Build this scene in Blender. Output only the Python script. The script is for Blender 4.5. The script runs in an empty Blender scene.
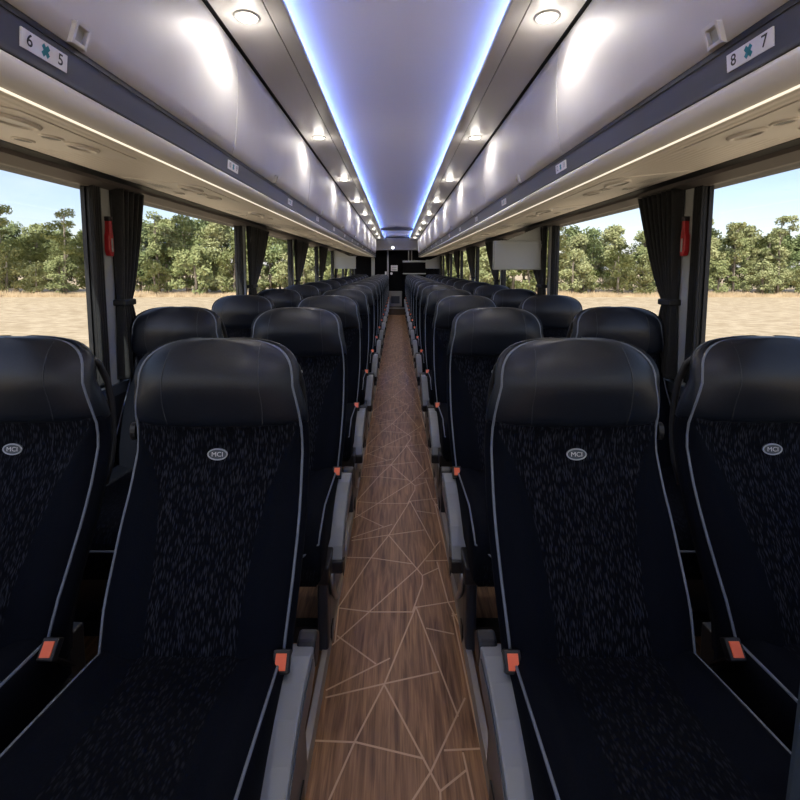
import bpy, math, random
from mathutils import Vector, Matrix
R = math.radians
S = bpy.context.scene
COL = S.collection

# ---------------------------------------------------------------- camera, sky, sun, exposure
EYE = 1.30
cam = bpy.data.cameras.new('camera'); camo = bpy.data.objects.new('camera', cam); COL.objects.link(camo)
camo.location = (0, 0, EYE); camo.rotation_euler = (R(85), 0, 0)
cam.sensor_width = 36; cam.lens = 36*450/800; cam.shift_x = .00375; cam.shift_y = -.1158
cam.clip_start = .02; cam.clip_end = 2000
S.camera = camo
S.view_settings.view_transform = 'Standard'; S.view_settings.look = 'None'
S.view_settings.gamma = 1; S.view_settings.use_curve_mapping = False
S.view_settings.exposure = 0.93
SKY = .125; SUN = 3.1; LAMP = 8; SPOT = 3.6; POINT = .28; BLUE = 17.0; DOME_FILL = 6.5

w = bpy.data.worlds.new('sky'); S.world = w; w.use_nodes = True
nt = w.node_tree; nt.nodes.clear()
out = nt.nodes.new('ShaderNodeOutputWorld'); bg = nt.nodes.new('ShaderNodeBackground')
sky = nt.nodes.new('ShaderNodeTexSky'); sky.sky_type = 'NISHITA'; sky.sun_disc = False
sky.sun_elevation = R(48); sky.sun_rotation = R(195); sky.air_density = 1.0; sky.dust_density = 1.2; sky.ozone_density = 1.2
tc = nt.nodes.new('ShaderNodeTexCoord'); mp = nt.nodes.new('ShaderNodeMapping'); mp.inputs['Scale'].default_value = (1.2, 1.2, 5)
no = nt.nodes.new('ShaderNodeTexNoise'); no.inputs['Scale'].default_value = 2.2; no.inputs['Detail'].default_value = 6
rp = nt.nodes.new('ShaderNodeValToRGB'); rp.color_ramp.elements[0].position = .45; rp.color_ramp.elements[1].position = .8
rp.color_ramp.elements[1].color = (.45, .45, .45, 1)
mx = nt.nodes.new('ShaderNodeMix'); mx.data_type = 'RGBA'
mx.inputs['B'].default_value = (6.5, 7.0, 7.6, 1)
L = nt.links.new
L(tc.outputs['Generated'], mp.inputs['Vector']); L(mp.outputs[0], no.inputs['Vector']); L(no.outputs[0], rp.inputs[0])
L(rp.outputs[0], mx.inputs['Factor']); L(sky.outputs[0], mx.inputs['A']); hu = nt.nodes.new('ShaderNodeMix'); hu.data_type = 'RGBA'; hu.blend_type = 'MULTIPLY'; hu.inputs['Factor'].default_value = 1; hu.inputs['B'].default_value = (1.08, .96, 1.04, 1)
L(mx.outputs['Result'], hu.inputs['A']); L(hu.outputs['Result'], bg.inputs[0])
bg.inputs[1].default_value = SKY; L(bg.outputs[0], out.inputs[0])

sl = bpy.data.lights.new('sun', 'SUN'); so = bpy.data.objects.new('sun', sl); COL.objects.link(so)
sl.energy = SUN; sl.angle = R(.6); sl.color = (1, .95, .86)
so.rotation_euler = (R(42), 0, R(-15)); so.location = (0, -5, 20)

# ---------------------------------------------------------------- materials
def mat(name, col, rough=.5, metal=0, spec=.5, emit=None, es=0, trans=0, sheen=0):
    m = bpy.data.materials.new(name); m.use_nodes = True
    b = m.node_tree.nodes['Principled BSDF']
    b.inputs['Base Color'].default_value = (*col, 1); b.inputs['Roughness'].default_value = rough
    b.inputs['Metallic'].default_value = metal; b.inputs['Specular IOR Level'].default_value = spec
    if emit: b.inputs['Emission Color'].default_value = (*emit, 1); b.inputs['Emission Strength'].default_value = es
    if trans: b.inputs['Transmission Weight'].default_value = trans
    if sheen: b.inputs['Sheen Weight'].default_value = sheen
    return m
def nodes(m): return m.node_tree.nodes, m.node_tree.links.new, m.node_tree.nodes['Principled BSDF']
def noisy(m, scale, c1, c2, mapping=(1, 1, 1), bump=0, detail=4, lo=.35, hi=.65, bdist=.01, rot=(0, 0, 0)):
    N, K, b = nodes(m)
    t = N.new('ShaderNodeTexCoord'); p = N.new('ShaderNodeMapping'); p.inputs['Scale'].default_value = mapping
    p.inputs['Rotation'].default_value = rot
    n = N.new('ShaderNodeTexNoise'); n.inputs['Scale'].default_value = scale; n.inputs['Detail'].default_value = detail
    r = N.new('ShaderNodeValToRGB'); r.color_ramp.elements[0].position = lo; r.color_ramp.elements[1].position = hi
    r.color_ramp.elements[0].color = (*c1, 1); r.color_ramp.elements[1].color = (*c2, 1)
    K(t.outputs['Object'], p.inputs[0]); K(p.outputs[0], n.inputs[0]); K(n.outputs[0], r.inputs[0]); K(r.outputs[0], b.inputs['Base Color'])
    if bump:
        u = N.new('ShaderNodeBump'); u.inputs['Strength'].default_value = bump; u.inputs['Distance'].default_value = bdist
        K(n.outputs[0], u.inputs['Height']); K(u.outputs[0], b.inputs['Normal'])
    return m
LEATHER = noisy(mat('black_leather', (.01, .012, .017), .43, spec=.5), 260, (.0055, .0085, .016), (.008, .012, .022), bump=.12, bdist=.002)
CLOTH = noisy(mat('plain_dark_cloth', (.006, .008, .013), .85, spec=.1), 400, (.0010, .0018, .0048), (.0022, .0035, .0080))
def fleck(name, sc, rot=(0, 0, 0), ftone=(.026, .029, .040, 1)):
    m = mat(name, (.005, .006, .010), .85, spec=.1); N, K, b = nodes(m)
    t = N.new('ShaderNodeTexCoord'); p = N.new('ShaderNodeMapping'); p.inputs['Scale'].default_value = sc; p.inputs['Rotation'].default_value = rot
    v = N.new('ShaderNodeTexVoronoi'); v.feature = 'F1'; v.inputs['Scale'].default_value = 1; v.inputs['Randomness'].default_value = 1
    r = N.new('ShaderNodeValToRGB'); r.color_ramp.elements[0].position = .20; r.color_ramp.elements[0].color = ftone
    r.color_ramp.elements[1].position = .50; r.color_ramp.elements[1].color = (.0010, .0016, .0042, 1)
    n2 = N.new('ShaderNodeTexNoise'); n2.inputs['Scale'].default_value = .35
    mu = N.new('ShaderNodeMix'); mu.data_type = 'RGBA'; mu.inputs['B'].default_value = (.0010, .0016, .0042, 1)
    r2 = N.new('ShaderNodeValToRGB'); r2.color_ramp.elements[0].position = .5; r2.color_ramp.elements[1].position = .75
    K(t.outputs['Object'], p.inputs[0]); K(p.outputs[0], v.inputs['Vector']); K(p.outputs[0], n2.inputs['Vector'])
    K(v.outputs['Distance'], r.inputs[0]); K(n2.outputs[0], r2.inputs[0]); K(r2.outputs[0], mu.inputs['Factor'])
    K(r.outputs[0], mu.inputs['A']); K(mu.outputs['Result'], b.inputs['Base Color'])
    return m
FAB = fleck('flecked_fabric', (330, 70, 50))
FABC = fleck('flecked_cushion_fabric', (210, 70, 60), (0, 0, R(25)), (.012, .014, .020, 1))
PIPE = mat('grey_piping', (.15, .175, .225), .45)
STITCH = mat('seam_stitch', (.035, .04, .05), .5)
ARMG = mat('grey_arm_plastic', (.22, .235, .25), .42)
ARMD = mat('dark_arm_plastic', (.05, .06, .075), .3)
NAVY = mat('navy_steel', (.018, .027, .042), .35)
SIDEP = mat('slate_side_plate', (.10, .11, .125), .35)
SILVER = mat('brushed_silver', (.42, .43, .44), .3, metal=.8)
BLACKP = mat('black_plastic', (.012, .012, .014), .4)
ORANGE = mat('orange_button', (.95, .17, .07), .4)
BADGE = mat('badge_silver', (.45, .48, .53), .3, metal=.4)
BADGEIN = mat('badge_dark', (.07, .085, .10), .4)
BOLT = mat('bolt_chrome', (.75, .77, .8), .2, metal=.9)
DOORM = noisy(mat('pale_bin_laminate', (.5, .49, .52), .5, spec=.35), 6, (.58, .57, .575), (.62, .61, .615))
CEILM = noisy(mat('ceiling_panel', (.5, .48, .47), .38), 3, (.64, .62, .60), (.68, .66, .64), mapping=(1, .2, 1))
DOMEM = mat('ceiling_dome', (.72, .68, .66), .6)
DARKG = mat('dark_gap', (.01, .01, .012), .6)
RAILM = noisy(mat('charcoal_rail', (.045, .048, .058), .45), 30, (.030, .033, .042), (.038, .041, .052), mapping=(1, .05, 1))
FASC = mat('fascia_grey', (.80, .80, .79), .4)
CREAM = mat('cream_panel', (.84, .80, .75), .5)
RIB = mat('ribbed_cream', (.82, .77, .71), .5)
N, K, b = nodes(RIB)
t = N.new('ShaderNodeTexCoord'); wv = N.new('ShaderNodeTexWave'); wv.wave_type = 'BANDS'; wv.bands_direction = 'X'; wv.inputs['Scale'].default_value = 11
u = N.new('ShaderNodeBump'); u.inputs['Strength'].default_value = .35; u.inputs['Distance'].default_value = .004
K(t.outputs['Object'], wv.inputs[0]); K(wv.outputs['Fac'], u.inputs['Height']); K(u.outputs[0], b.inputs['Normal'])
HEADER = mat('taupe_header', (.13, .115, .11), .6)
PILG = mat('grey_pillar_cover', (.36, .38, .38), .5)
RUBBER = mat('black_rubber', (.008, .009, .011), .55)
WALLM = mat('charcoal_wall_carpet', (.02, .023, .028), .9)
CURT = noisy(mat('charcoal_curtain', (.02, .02, .022), .85, sheen=.2), 80, (.008, .009, .0105), (.014, .0155, .018))
RED = mat('red_handle', (.40, .015, .02), .35)
WHITE = mat('white_label', (.78, .78, .80), .45)
INK = mat('black_ink', (.01, .01, .01), .5)
TEAL = mat('teal_ink', (.0, .21, .26), .5)
CLEAR = mat('frosted_latch', (.72, .72, .72), .25, spec=.8)
LENS = mat('lamp_lens', (.9, .88, .84), .3, emit=(1, .93, .83), es=LAMP)
RING = mat('lamp_ring', (.5, .49, .47), .3, metal=.5)
LED = mat('blue_led', (.05, .1, .4), .5, emit=(.03, .19, 1.0), es=BLUE)
FILLW = mat('white_dome_fill', (.5, .5, .5), .5, emit=(1, .90, .82), es=DOME_FILL)  # added white fill hidden behind the lip, lights the ceiling dome
MONI = mat('monitor_grey', (.40, .43, .43), .4)
KERB = mat('aluminium_kerb', (.36, .33, .30), .4, metal=.3)
REARB = mat('rear_black_panel', (.004, .004, .005), .85, spec=.08)
CARPET = mat('brown_step_carpet', (.10, .075, .06), .8)
INLAY = mat('tan_inlay', (.66, .45, .27), .45)
WOOD = mat('walnut_floor', (.12, .06, .03), .42); N, K, b = nodes(WOOD)
t = N.new('ShaderNodeTexCoord'); p = N.new('ShaderNodeMapping'); p.inputs['Scale'].default_value = (26, 2.2, 1)
n1 = N.new('ShaderNodeTexNoise'); n1.inputs['Scale'].default_value = 2.2; n1.inputs['Detail'].default_value = 8; n1.inputs['Distortion'].default_value = .6
r1 = N.new('ShaderNodeValToRGB'); r1.color_ramp.elements[0].position = .3; r1.color_ramp.elements[1].position = .72
r1.color_ramp.elements[0].color = (.15, .068, .027, 1); r1.color_ramp.elements[1].color = (.54, .29, .135, 1)
p2 = N.new('ShaderNodeMapping'); p2.inputs['Scale'].default_value = (160, 6, 1)
n2 = N.new('ShaderNodeTexNoise'); n2.inputs['Scale'].default_value = 1.5; n2.inputs['Detail'].default_value = 3
mxw = N.new('ShaderNodeMix'); mxw.data_type = 'RGBA'; mxw.blend_type = 'MULTIPLY'; mxw.inputs['Factor'].default_value = .6
r2 = N.new('ShaderNodeValToRGB'); r2.color_ramp.elements[0].position = .35; r2.color_ramp.elements[0].color = (.5, .48, .45, 1); r2.color_ramp.elements[1].position = .6
K(t.outputs['Object'], p.inputs[0]); K(p.outputs[0], n1.inputs[0]); K(n1.outputs[0], r1.inputs[0])
K(t.outputs['Object'], p2.inputs[0]); K(p2.outputs[0], n2.inputs[0]); K(n2.outputs[0], r2.inputs[0])
K(r1.outputs[0], mxw.inputs['A']); K(r2.outputs[0], mxw.inputs['B']); K(mxw.outputs['Result'], b.inputs['Base Color'])
GLASS = bpy.data.materials.new('window_glass'); GLASS.use_nodes = True; g = GLASS.node_tree; g.nodes.clear()
go = g.nodes.new('ShaderNodeOutputMaterial'); gt = g.nodes.new('ShaderNodeBsdfTransparent'); gg = g.nodes.new('ShaderNodeBsdfGlossy'); gm = g.nodes.new('ShaderNodeMixShader')
gt.inputs[0].default_value = (.93, .96, .95, 1); gg.inputs['Roughness'].default_value = .02; gm.inputs[0].default_value = .04
g.links.new(gt.outputs[0], gm.inputs[1]); g.links.new(gg.outputs[0], gm.inputs[2]); g.links.new(gm.outputs[0], go.inputs[0])

# ---------------------------------------------------------------- mesh helpers
class MB:
    def __init__(s): s.v = []; s.f = []; s.m = []; s.s = []
    def add(s, vs, fs, mi=0, smooth=False):
        o = len(s.v); s.v += [tuple(v) for v in vs]
        for f in fs: s.f.append([o+i for i in f]); s.m.append(mi); s.s.append(smooth)
    def box(s, x0, x1, y0, y1, z0, z1, mi=0):
        if x0 > x1: x0, x1 = x1, x0
        vs = [(x, y, z) for x in (x0, x1) for y in (y0, y1) for z in (z0, z1)]
        s.add(vs, [(0, 1, 3, 2), (4, 6, 7, 5), (0, 4, 5, 1), (2, 3, 7, 6), (0, 2, 6, 4), (1, 5, 7, 3)], mi)
    def tube(s, pts, r, n=8, mi=0, closed=False, sx=1):
        pts = [Vector(p) for p in pts]; m = len(pts); rings = []; up = None
        for i, p in enumerate(pts):
            a = pts[(i-1) % m] if (closed or i > 0) else p; c = pts[(i+1) % m] if (closed or i < m-1) else p
            d = (c-a).normalized()
            if up is None: up = Vector((0, 0, 1)) if abs(d.z) < .9 else Vector((1, 0, 0))
            e = d.cross(up).normalized(); up = e.cross(d).normalized()
            rr = r[i] if isinstance(r, (list, tuple)) else r
            rings.append([p + e*math.cos(2*math.pi*k/n)*rr*sx + up*math.sin(2*math.pi*k/n)*rr for k in range(n)])
        fs = []
        for i in range(m if closed else m-1):
            j = (i+1) % m
            for k in range(n): fs.append((i*n+k, i*n+(k+1) % n, j*n+(k+1) % n, j*n+k))
        if not closed: fs += [tuple(range(n))[::-1], tuple((m-1)*n+k for k in range(n))]
        s.add([v for q in rings for v in q], fs, mi, True)
    def loft(s, rings, mi=None, capa=True, capb=True, smooth=True):
        n = len(rings[0]); o = len(s.v); s.v += [tuple(v) for q in rings for v in q]
        for i in range(len(rings)-1):
            for k in range(n):
                k2 = (k+1) % n
                s.f.append([o+i*n+k, o+i*n+k2, o+(i+1)*n+k2, o+(i+1)*n+k]); s.m.append(mi(i, k) if callable(mi) else (mi or 0)); s.s.append(smooth)
        if capa: s.f.append([o+k for k in range(n)][::-1]); s.m.append(0); s.s.append(smooth)
        if capb: s.f.append([o+(len(rings)-1)*n+k for k in range(n)]); s.m.append(0); s.s.append(smooth)
    def prism(s, prof, axis, a, b, mi=0, smooth=False):
        """closed 2-D profile swept along an axis ('x': profile (y,z); 'y': profile (x,z); 'z': profile (x,y))"""
        def P(p, t): return {'x': (t, p[0], p[1]), 'y': (p[0], t, p[1]), 'z': (p[0], p[1], t)}[axis]
        n = len(prof); vs = [P(p, a) for p in prof] + [P(p, b) for p in prof]
        fs = [(i, (i+1) % n, n+(i+1) % n, n+i) for i in range(n)]
        s.add(vs, fs, mi, smooth); s.add(vs, [tuple(range(n))[::-1], tuple(range(n, 2*n))], mi)
    def disc(s, c, nrm, rx, ry, th=.004, mi=0, n=24, xdir=None):
        c = Vector(c); z = Vector(nrm).normalized(); x = Vector(xdir) if xdir else Vector((0, 1, 0)); x = (x - z*x.dot(z)).normalized(); y = z.cross(x)
        lo = [c + x*math.cos(2*math.pi*k/n)*rx + y*math.sin(2*math.pi*k/n)*ry for k in range(n)]; hi = [v+z*th for v in lo]
        s.add(lo+hi, [tuple(range(n))[::-1], tuple(range(n, 2*n))] + [(k, (k+1) % n, n+(k+1) % n, n+k) for k in range(n)], mi)
    def torus(s, c, nrm, rx, ry, r, mi=0, n=24, m=6, xdir=None):
        c = Vector(c); z = Vector(nrm).normalized(); x = Vector(xdir) if xdir else Vector((0, 1, 0)); x = (x - z*x.dot(z)).normalized(); y = z.cross(x)
        s.tube([c + x*math.cos(2*math.pi*k/n)*rx + y*math.sin(2*math.pi*k/n)*ry for k in range(n)], r, m, mi, True)
    def build(s, name, mats, parent=None, bevel=0, recalc=True):
        me = bpy.data.meshes.new(name); me.from_pydata(s.v, [], s.f)
        if not isinstance(mats, (list, tuple)): mats = [mats]
        for m in mats: me.materials.append(m)
        me.polygons.foreach_set('material_index', s.m); me.polygons.foreach_set('use_smooth', s.s); me.update()
        if recalc:
            import bmesh
            bm = bmesh.new(); bm.from_mesh(me); bmesh.ops.remove_doubles(bm, verts=bm.verts, dist=1e-6)
            bmesh.ops.recalc_face_normals(bm, faces=bm.faces); bm.to_mesh(me); bm.free()
        o = bpy.data.objects.new(name, me); COL.objects.link(o)
        if parent: o.parent = parent
        if bevel:
            q = o.modifiers.new('bevel', 'BEVEL'); q.width = bevel; q.segments = 2; q.limit_method = 'ANGLE'
        return o
def tag(o, label=None, cat=None, group=None, kind=None):
    if label: o['label'] = label
    if cat: o['category'] = cat
    if group: o['group'] = group
    if kind: o['kind'] = kind
    return o
def thing(name, label, cat, loc=(0, 0, 0), group=None, rz=0):
    o = bpy.data.objects.new(name, None); COL.objects.link(o); o.empty_display_size = .1
    o.location = loc; o.rotation_euler = (0, 0, rz); return tag(o, label, cat, group)
def copy_tree(o, parent=None):
    c = o.copy(); COL.objects.link(c)
    if parent: c.parent = parent
    for ch in list(o.children): copy_tree(ch, c)
    return c
def text_geo(txt, size, bold=0):
    cu = bpy.data.curves.new('lettering', 'FONT'); cu.body = txt; cu.size = size; cu.align_x = 'CENTER'; cu.align_y = 'CENTER'; cu.extrude = 0; cu.offset = bold; cu.resolution_u = 4
    ob = bpy.data.objects.new('lettering', cu); COL.objects.link(ob)
    dg = bpy.context.evaluated_depsgraph_get(); dg.update(); me = ob.evaluated_get(dg).to_mesh()
    vs = [v.co.copy() for v in me.vertices]; fs = [tuple(p.vertices) for p in me.polygons]
    ob.evaluated_get(dg).to_mesh_clear(); bpy.data.objects.remove(ob); bpy.data.curves.remove(cu)
    return vs, fs
ORD = ['first', 'second', 'third', 'fourth', 'fifth', 'sixth', 'seventh', 'eighth', 'ninth', 'tenth', 'eleventh', 'twelfth', 'thirteenth', 'fourteenth']
Y0, Y1 = -2.2, 12.9
def Z(h): return EYE + h

# ---------------------------------------------------------------- floor with its inlaid lines
fl = MB(); fl.box(-1.26, 1.26, Y0, Y1, -.12, 0, 0)
def fpt(x, y):                       # picture measurements of the inlay turned into metres on the floor
    Y = y-268; z = EYE*450/(Y*.9962); return ((x-397)*z/450, (z-EYE*.0872)/.9962)
LN = [[(450, 205), (345, 375), (255, 490), (90, 740)], [(90, 740), (255, 760), (465, 760)], [(512, 578), (512, 620), (470, 738), (462, 762)],
      [(345, 378), (485, 545), (512, 578), (590, 542)], [(475, 738), (680, 705)], [(450, 205), (575, 440)], [(485, 255), (575, 268)],
      [(585, 510), (640, 710)], [(575, 220), (610, 370), (640, 500), (668, 620)], [(600, 405), (485, 545), (62, 925)], [(93, 743), (75, 912)],
      [(185, 272), (315, 333)], [(160, 388), (360, 322)], [(160, 403), (345, 375), (520, 350)], [(135, 487), (260, 490), (465, 520)],
      [(530, 505), (635, 502)], [(660, 780), (690, 770)], [(640, 710), (700, 830)]]
PER = .79; W2 = .0027
for k in range(-5, 15):
    for ln in LN:
        q = [fpt(320+a/5, 460+c/5) for a, c in ln]
        for (ax, ay), (bx, by) in zip(q, q[1:]):
            ay += k*PER; by += k*PER
            if max(ay, by) > 12.6 or min(ay, by) < Y0: continue
            d = Vector((bx-ax, by-ay)); l = d.length; d /= l; nn = Vector((-d.y, d.x))*W2; ex = d*W2*.7
            ps = [Vector((ax, ay))-ex+nn, Vector((ax, ay))-ex-nn, Vector((bx, by))+ex-nn, Vector((bx, by))+ex+nn]
            h = .0005 + .00002*(hash((round(ax*1000), round(ay*1000))) % 7)
            fl.add([(p.x, p.y, h) for p in ps], [(0, 1, 2, 3)], 1)
tag(fl.build('floor', [WOOD, INLAY], recalc=False), kind='structure')

# ---------------------------------------------------------------- shell
def strip_prof(pts, th, side):        # open profile (x,H) -> closed profile with thickness outward/up
    up = [(x*side, Z(h)) for x, h in pts]; dn = [((x+th[0])*side, Z(h+th[1])) for x, h in reversed(pts)]
    return up+dn
nm = {-1: 'left', 1: 'right'}
ceil = MB()
ceil.box(-1.29, 1.29, Y0, Y1, Z(.93), Z(.98), 0)
tag(ceil.build('ceiling', [DOMEM]), kind='structure')
dome = MB()
dp = [(-.42, .83), (-.36, .84), (-.30, .848), (-.15, .862), (0, .868), (.15, .862), (.30, .848), (.36, .84), (.42, .83)]
dome.prism([(x, Z(h)) for x, h in dp] + [(x, Z(h+.01)) for x, h in reversed(dp)], 'y', Y0, Y1, 0, True)
tag(dome.build('trim_1', [DOMEM]), kind='structure')
tn = 2
PK = [.13+1.647*k for k in range(-1, 8)]
for sd in (-1, 1):
    m = MB()                          # flat panel beside the cove, with the lip
    m.prism(strip_prof([(.562, .79), (.402, .79)], (0, .012), sd), 'y', Y0, Y1)
    m.prism(strip_prof([(.398, .79), (.345, .79), (.340, .793)], (0, .012), sd), 'y', Y0, Y1)
    m.box(sd*.396, sd*.404, Y0, Y1, Z(.795), Z(.803), 1)
    m.prism([(sd*.340, Z(.793)), (sd*.343, Z(.805)), (sd*.350, Z(.805)), (sd*.350, Z(.79))], 'y', Y0, Y1)
    tag(m.build('trim_%d' % tn, [CEILM, DARKG]), kind='structure'); tn += 1
    m = MB()                          # dark slot above the bin doors and closed body behind the bins
    m.box(sd*.562, sd*.62, Y0, Y1, Z(.797), Z(.86), 0)
    m.box(sd*.43, sd*.445, Y0, Y1, Z(.80), Z(.86), 0)
    m.box(sd*.60, sd*1.12, Y0, Y1, Z(.40), Z(.86), 0)
    m.box(sd*1.205, sd*1.29, Y0, Y1, Z(.318), Z(.95), 0)
    m.box(sd*1.10, sd*1.29, Y0, Y1, Z(.362), Z(.42), 0)
    tag(m.build('trim_%d' % tn, [DARKG]), kind='structure'); tn += 1
    m = MB()                          # charcoal rail
    m.prism(strip_prof([(.600, .402), (.602, .393), (.606, .345), (.606, .335)], (.03, 0), sd), 'y', Y0, Y1, 0)
    m.box(sd*.599, sd*.605, Y0, Y1, Z(.396), Z(.404), 1)
    m.box(sd*.6035, sd*.607, Y0, Y1, Z(.3345), Z(.337), 1)
    tag(m.build('trim_%d' % tn, [RAILM, DARKG]), kind='structure'); tn += 1
    m = MB()                          # rounded pale fascia under the rail
    m.prism(strip_prof([(.607, .3335), (.609, .325), (.616, .314), (.628, .306), (.645, .301), (.660, .300)], (.02, .01), sd), 'y', Y0, Y1, 0, True)
    m.box(sd*.660, sd*.672, Y0, Y1, Z(.302), Z(.312), 1)
    tag(m.build('trim_%d' % tn, [FASC, CREAM]), kind='structure'); tn += 1
    m = MB()                          # ribbed underside
    m.prism(strip_prof([(.672, .304), (.69, .3035), (.705, .306), (1.10, .355)], (0, .012), sd), 'y', Y0, Y1)
    tag(m.build('trim_%d' % tn, [RIB]), kind='structure'); tn += 1
    m = MB()                          # header over the windows
    m.prism([(sd*1.10, Z(.357)), (sd*1.10, Z(.353)), (sd*1.128, Z(.344)), (sd*1.21, Z(.344)), (sd*1.21, Z(.36))], 'y', Y0, Y1, 1)
    m.prism([(sd*1.128, Z(.344)), (sd*1.135, Z(.332)), (sd*1.19, Z(.316)), (sd*1.21, Z(.316)), (sd*1.21, Z(.344))], 'y', Y0, Y1, 0)
    tag(m.build('trim_%d' % tn, [HEADER, RUBBER]), kind='structure'); tn += 1
    m = MB()                          # wall below the windows
    m.box(sd*1.19, sd*1.29, Y0, Y1, -.12, Z(-.49), 0); m.box(sd*1.17, sd*1.20, Y0, Y1, Z(-.53), Z(-.485), 1)
    tag(m.build('wall_'+nm[sd], [WALLM, ARMD]), kind='structure')
    m = MB()
    m.box(sd*1.17, sd*1.19, Y0, Y1, 0, .12, 0)
    tag(m.build('baseboard_'+nm[sd], [ARMD]), kind='structure')
    m = MB()                          # kerb along the aisle
    m.prism([(sd*.226, .001), (sd*.232, .028), (sd*.250, .030), (sd*.256, .001)], 'y', .1, 12.5, 0)
    tag(m.build('trim_%d' % tn, [KERB]), kind='structure'); tn += 1
    for k, p in enumerate(PK):        # pillars
        q = PK[k+1] if k+1 < len(PK) else Y1
        m = MB()
        m.box(sd*1.195, sd*1.222, p, p+.06, Z(-.49), Z(.316), 0)
        m.box(sd*1.183, sd*1.222, p+.052, p+.108, Z(-.49), Z(.318), 1)
        m.box(sd*1.195, sd*1.222, p+.06, p+.16, Z(-.49), Z(.316), 0)
        tag(m.build('trim_%d' % tn, [RUBBER, PILG]), kind='structure'); tn += 1
wn = 1
for sd in (-1, 1):
    for k, p in enumerate(PK):
        a, c = p+.16, (PK[k+1] if k+1 < len(PK) else Y1)
        if k == 0: pass
        if c-a < .05: continue
        m = MB()
        m.box(sd*1.215, sd*1.221, a, c, Z(-.49), Z(.32), 0)
        o = m.build('window_%d' % wn, [GLASS]); tag(o, kind='structure')
        m = MB()
        for yy in (a, c-.008): m.box(sd*1.208, sd*1.224, yy, yy+.008, Z(-.49), Z(.316))
        m.box(sd*1.205, sd*1.235, a, c, Z(-.49), Z(-.465)); m.box(sd*1.205, sd*1.235, a, c, Z(.317), Z(.325))
        m.build('window_frame', [RUBBER], o); wn += 1

# front of the coach behind the camera: dashboard wall and windscreen
m = MB(); m.box(-1.29, 1.29, Y0-.06, Y0, -.12, .75); m.box(-1.29, 1.29, Y0-.06, Y0, Z(.62), Z(.95))
m.box(-1.29, -1.2, Y0-.06, Y0, .75, Z(.62)); m.box(1.2, 1.29, Y0-.06, Y0, .75, Z(.62))
tag(m.build('wall_front', [WALLM]), kind='structure')
m = MB(); m.box(-1.2, 1.2, Y0-.035, Y0-.03, .75, Z(.62)); tag(m.build('window_%d' % wn, [GLASS]), kind='structure')
# rear bulkhead
m = MB(); m.box(-1.29, 1.29, Y1, Y1+.08, -.12, Z(.95)); tag(m.build('wall_rear', [REARB]), kind='structure')
sc = 12.95/450
def rx(px): return (px-397)*sc
def rz(py): return Z((268-py)*sc)
m = MB(); m.box(-.62, .62, Y1-.30, Y1, Z(.50), Z(.83)); tag(m.build('trim_%d' % tn, [mat('rear_soffit', (.24, .23, .235), .5)]), kind='structure'); tn += 1
t = thing('reading_lamp', 'small round lamp glowing on the soffit above the rear door', 'lamp', (rx(393), Y1-.31, rz(248.5)))
m = MB(); m.disc((0, 0, 0), (0, -1, 0), .03, .03, .006, xdir=(1, 0, 0)); m.build('lamp_lens', [LENS], t)
m = MB(); m.torus((0, -.003, 0), (0, -1, 0), .035, .035, .006, xdir=(1, 0, 0)); m.build('lamp_ring', [RING], t)
t = thing('lavatory_door', 'black rear lavatory door at the end of the aisle', 'door', (0, Y1, 0))
m = MB(); m.box(rx(389), rx(402), -.03, -.001, .66, rz(250)); m.build('door_panel', [REARB], t, .004)
m = MB(); m.disc((rx(391.5), -.03, rz(273.5)), (0, -1, 0), .035, .035, .03, xdir=(1, 0, 0)); tag(m.build('door_knob', [WHITE], t), 'round white door knob')
m = MB(); m.box(rx(391), rx(397.6), Y1-.036, Y1-.031, rz(271), rz(265.4)); m.box(rx(392), rx(396.6), Y1-.037, Y1-.036, rz(270), rz(269.4), 1); m.box(rx(392), rx(396.6), Y1-.037, Y1-.036, rz(267.6), rz(267), 1)
tag(m.build('door_notice', [WHITE, PILG]), 'small white rectangular notice fixed to the black rear door', 'sign')
t = thing('rear_riser_panel', 'silver panel with dark grille under the black rear door', 'panel', (0, Y1, 0))
m = MB(); m.box(rx(389), rx(402), -.05, -.001, .20, .64); m.build('panel_face', [SILVER], t, .004)
m = MB(); m.box(rx(391.2), rx(399.6), -.06, -.05, .29, .50); m.build('grille', [ARMD], t)
m = MB(); m.box(-.24, .24, Y1-.45, Y1-.06, 0, .19, 0); m.box(-.24, .24, Y1-.455, Y1-.43, .17, .195, 1)
tag(m.build('rear_step', [CARPET, SILVER]), 'brown carpeted step with a silver nosing at the end of the aisle', 'step')
t = thing('grab_pole', 'tall silver pole beside the rear door', 'pole', (rx(388), Y1-.12, 0))
m = MB(); m.tube([(0, 0, .0), (0, 0, Z(.62))], .022, 12); m.build('pole', [SILVER], t)
m = MB(); m.disc((0, 0, .0), (0, 0, 1), .04, .04, .02, xdir=(1, 0, 0)); m.build('pole_base', [SILVER], t)
m = MB(); m.box(rx(372), rx(375), Y1-.2, Y1-.001, .2, rz(258)); tag(m.build('rear_post', [PILG]), 'pale square post at the left side of the rear wall', 'post')
m = MB(); m.box(rx(385), rx(386.8), Y1-.02, Y1-.001, rz(274.5), rz(271.5)); tag(m.build('light_switch', [WHITE]), 'tiny white switch left of the silver pole on rear wall', 'switch')
t = thing('rear_cabinet', 'black cabinet with grey rails at the right of the rear wall', 'cabinet', (0, Y1, 0))
m = MB(); m.box(rx(402.5), rx(425), -.25, -.001, rz(273), rz(262.5)); m.build('cabinet_body', [REARB], t, .01)
m = MB(); m.box(rx(402.5), rx(425), -.27, -.2, rz(262.5), rz(260.8)); m.build('rail', [PILG], t)
m = MB(); m.box(rx(402.5), rx(425), -.27, -.2, rz(274), rz(273)); m.build('rail', [PILG], t)
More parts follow.
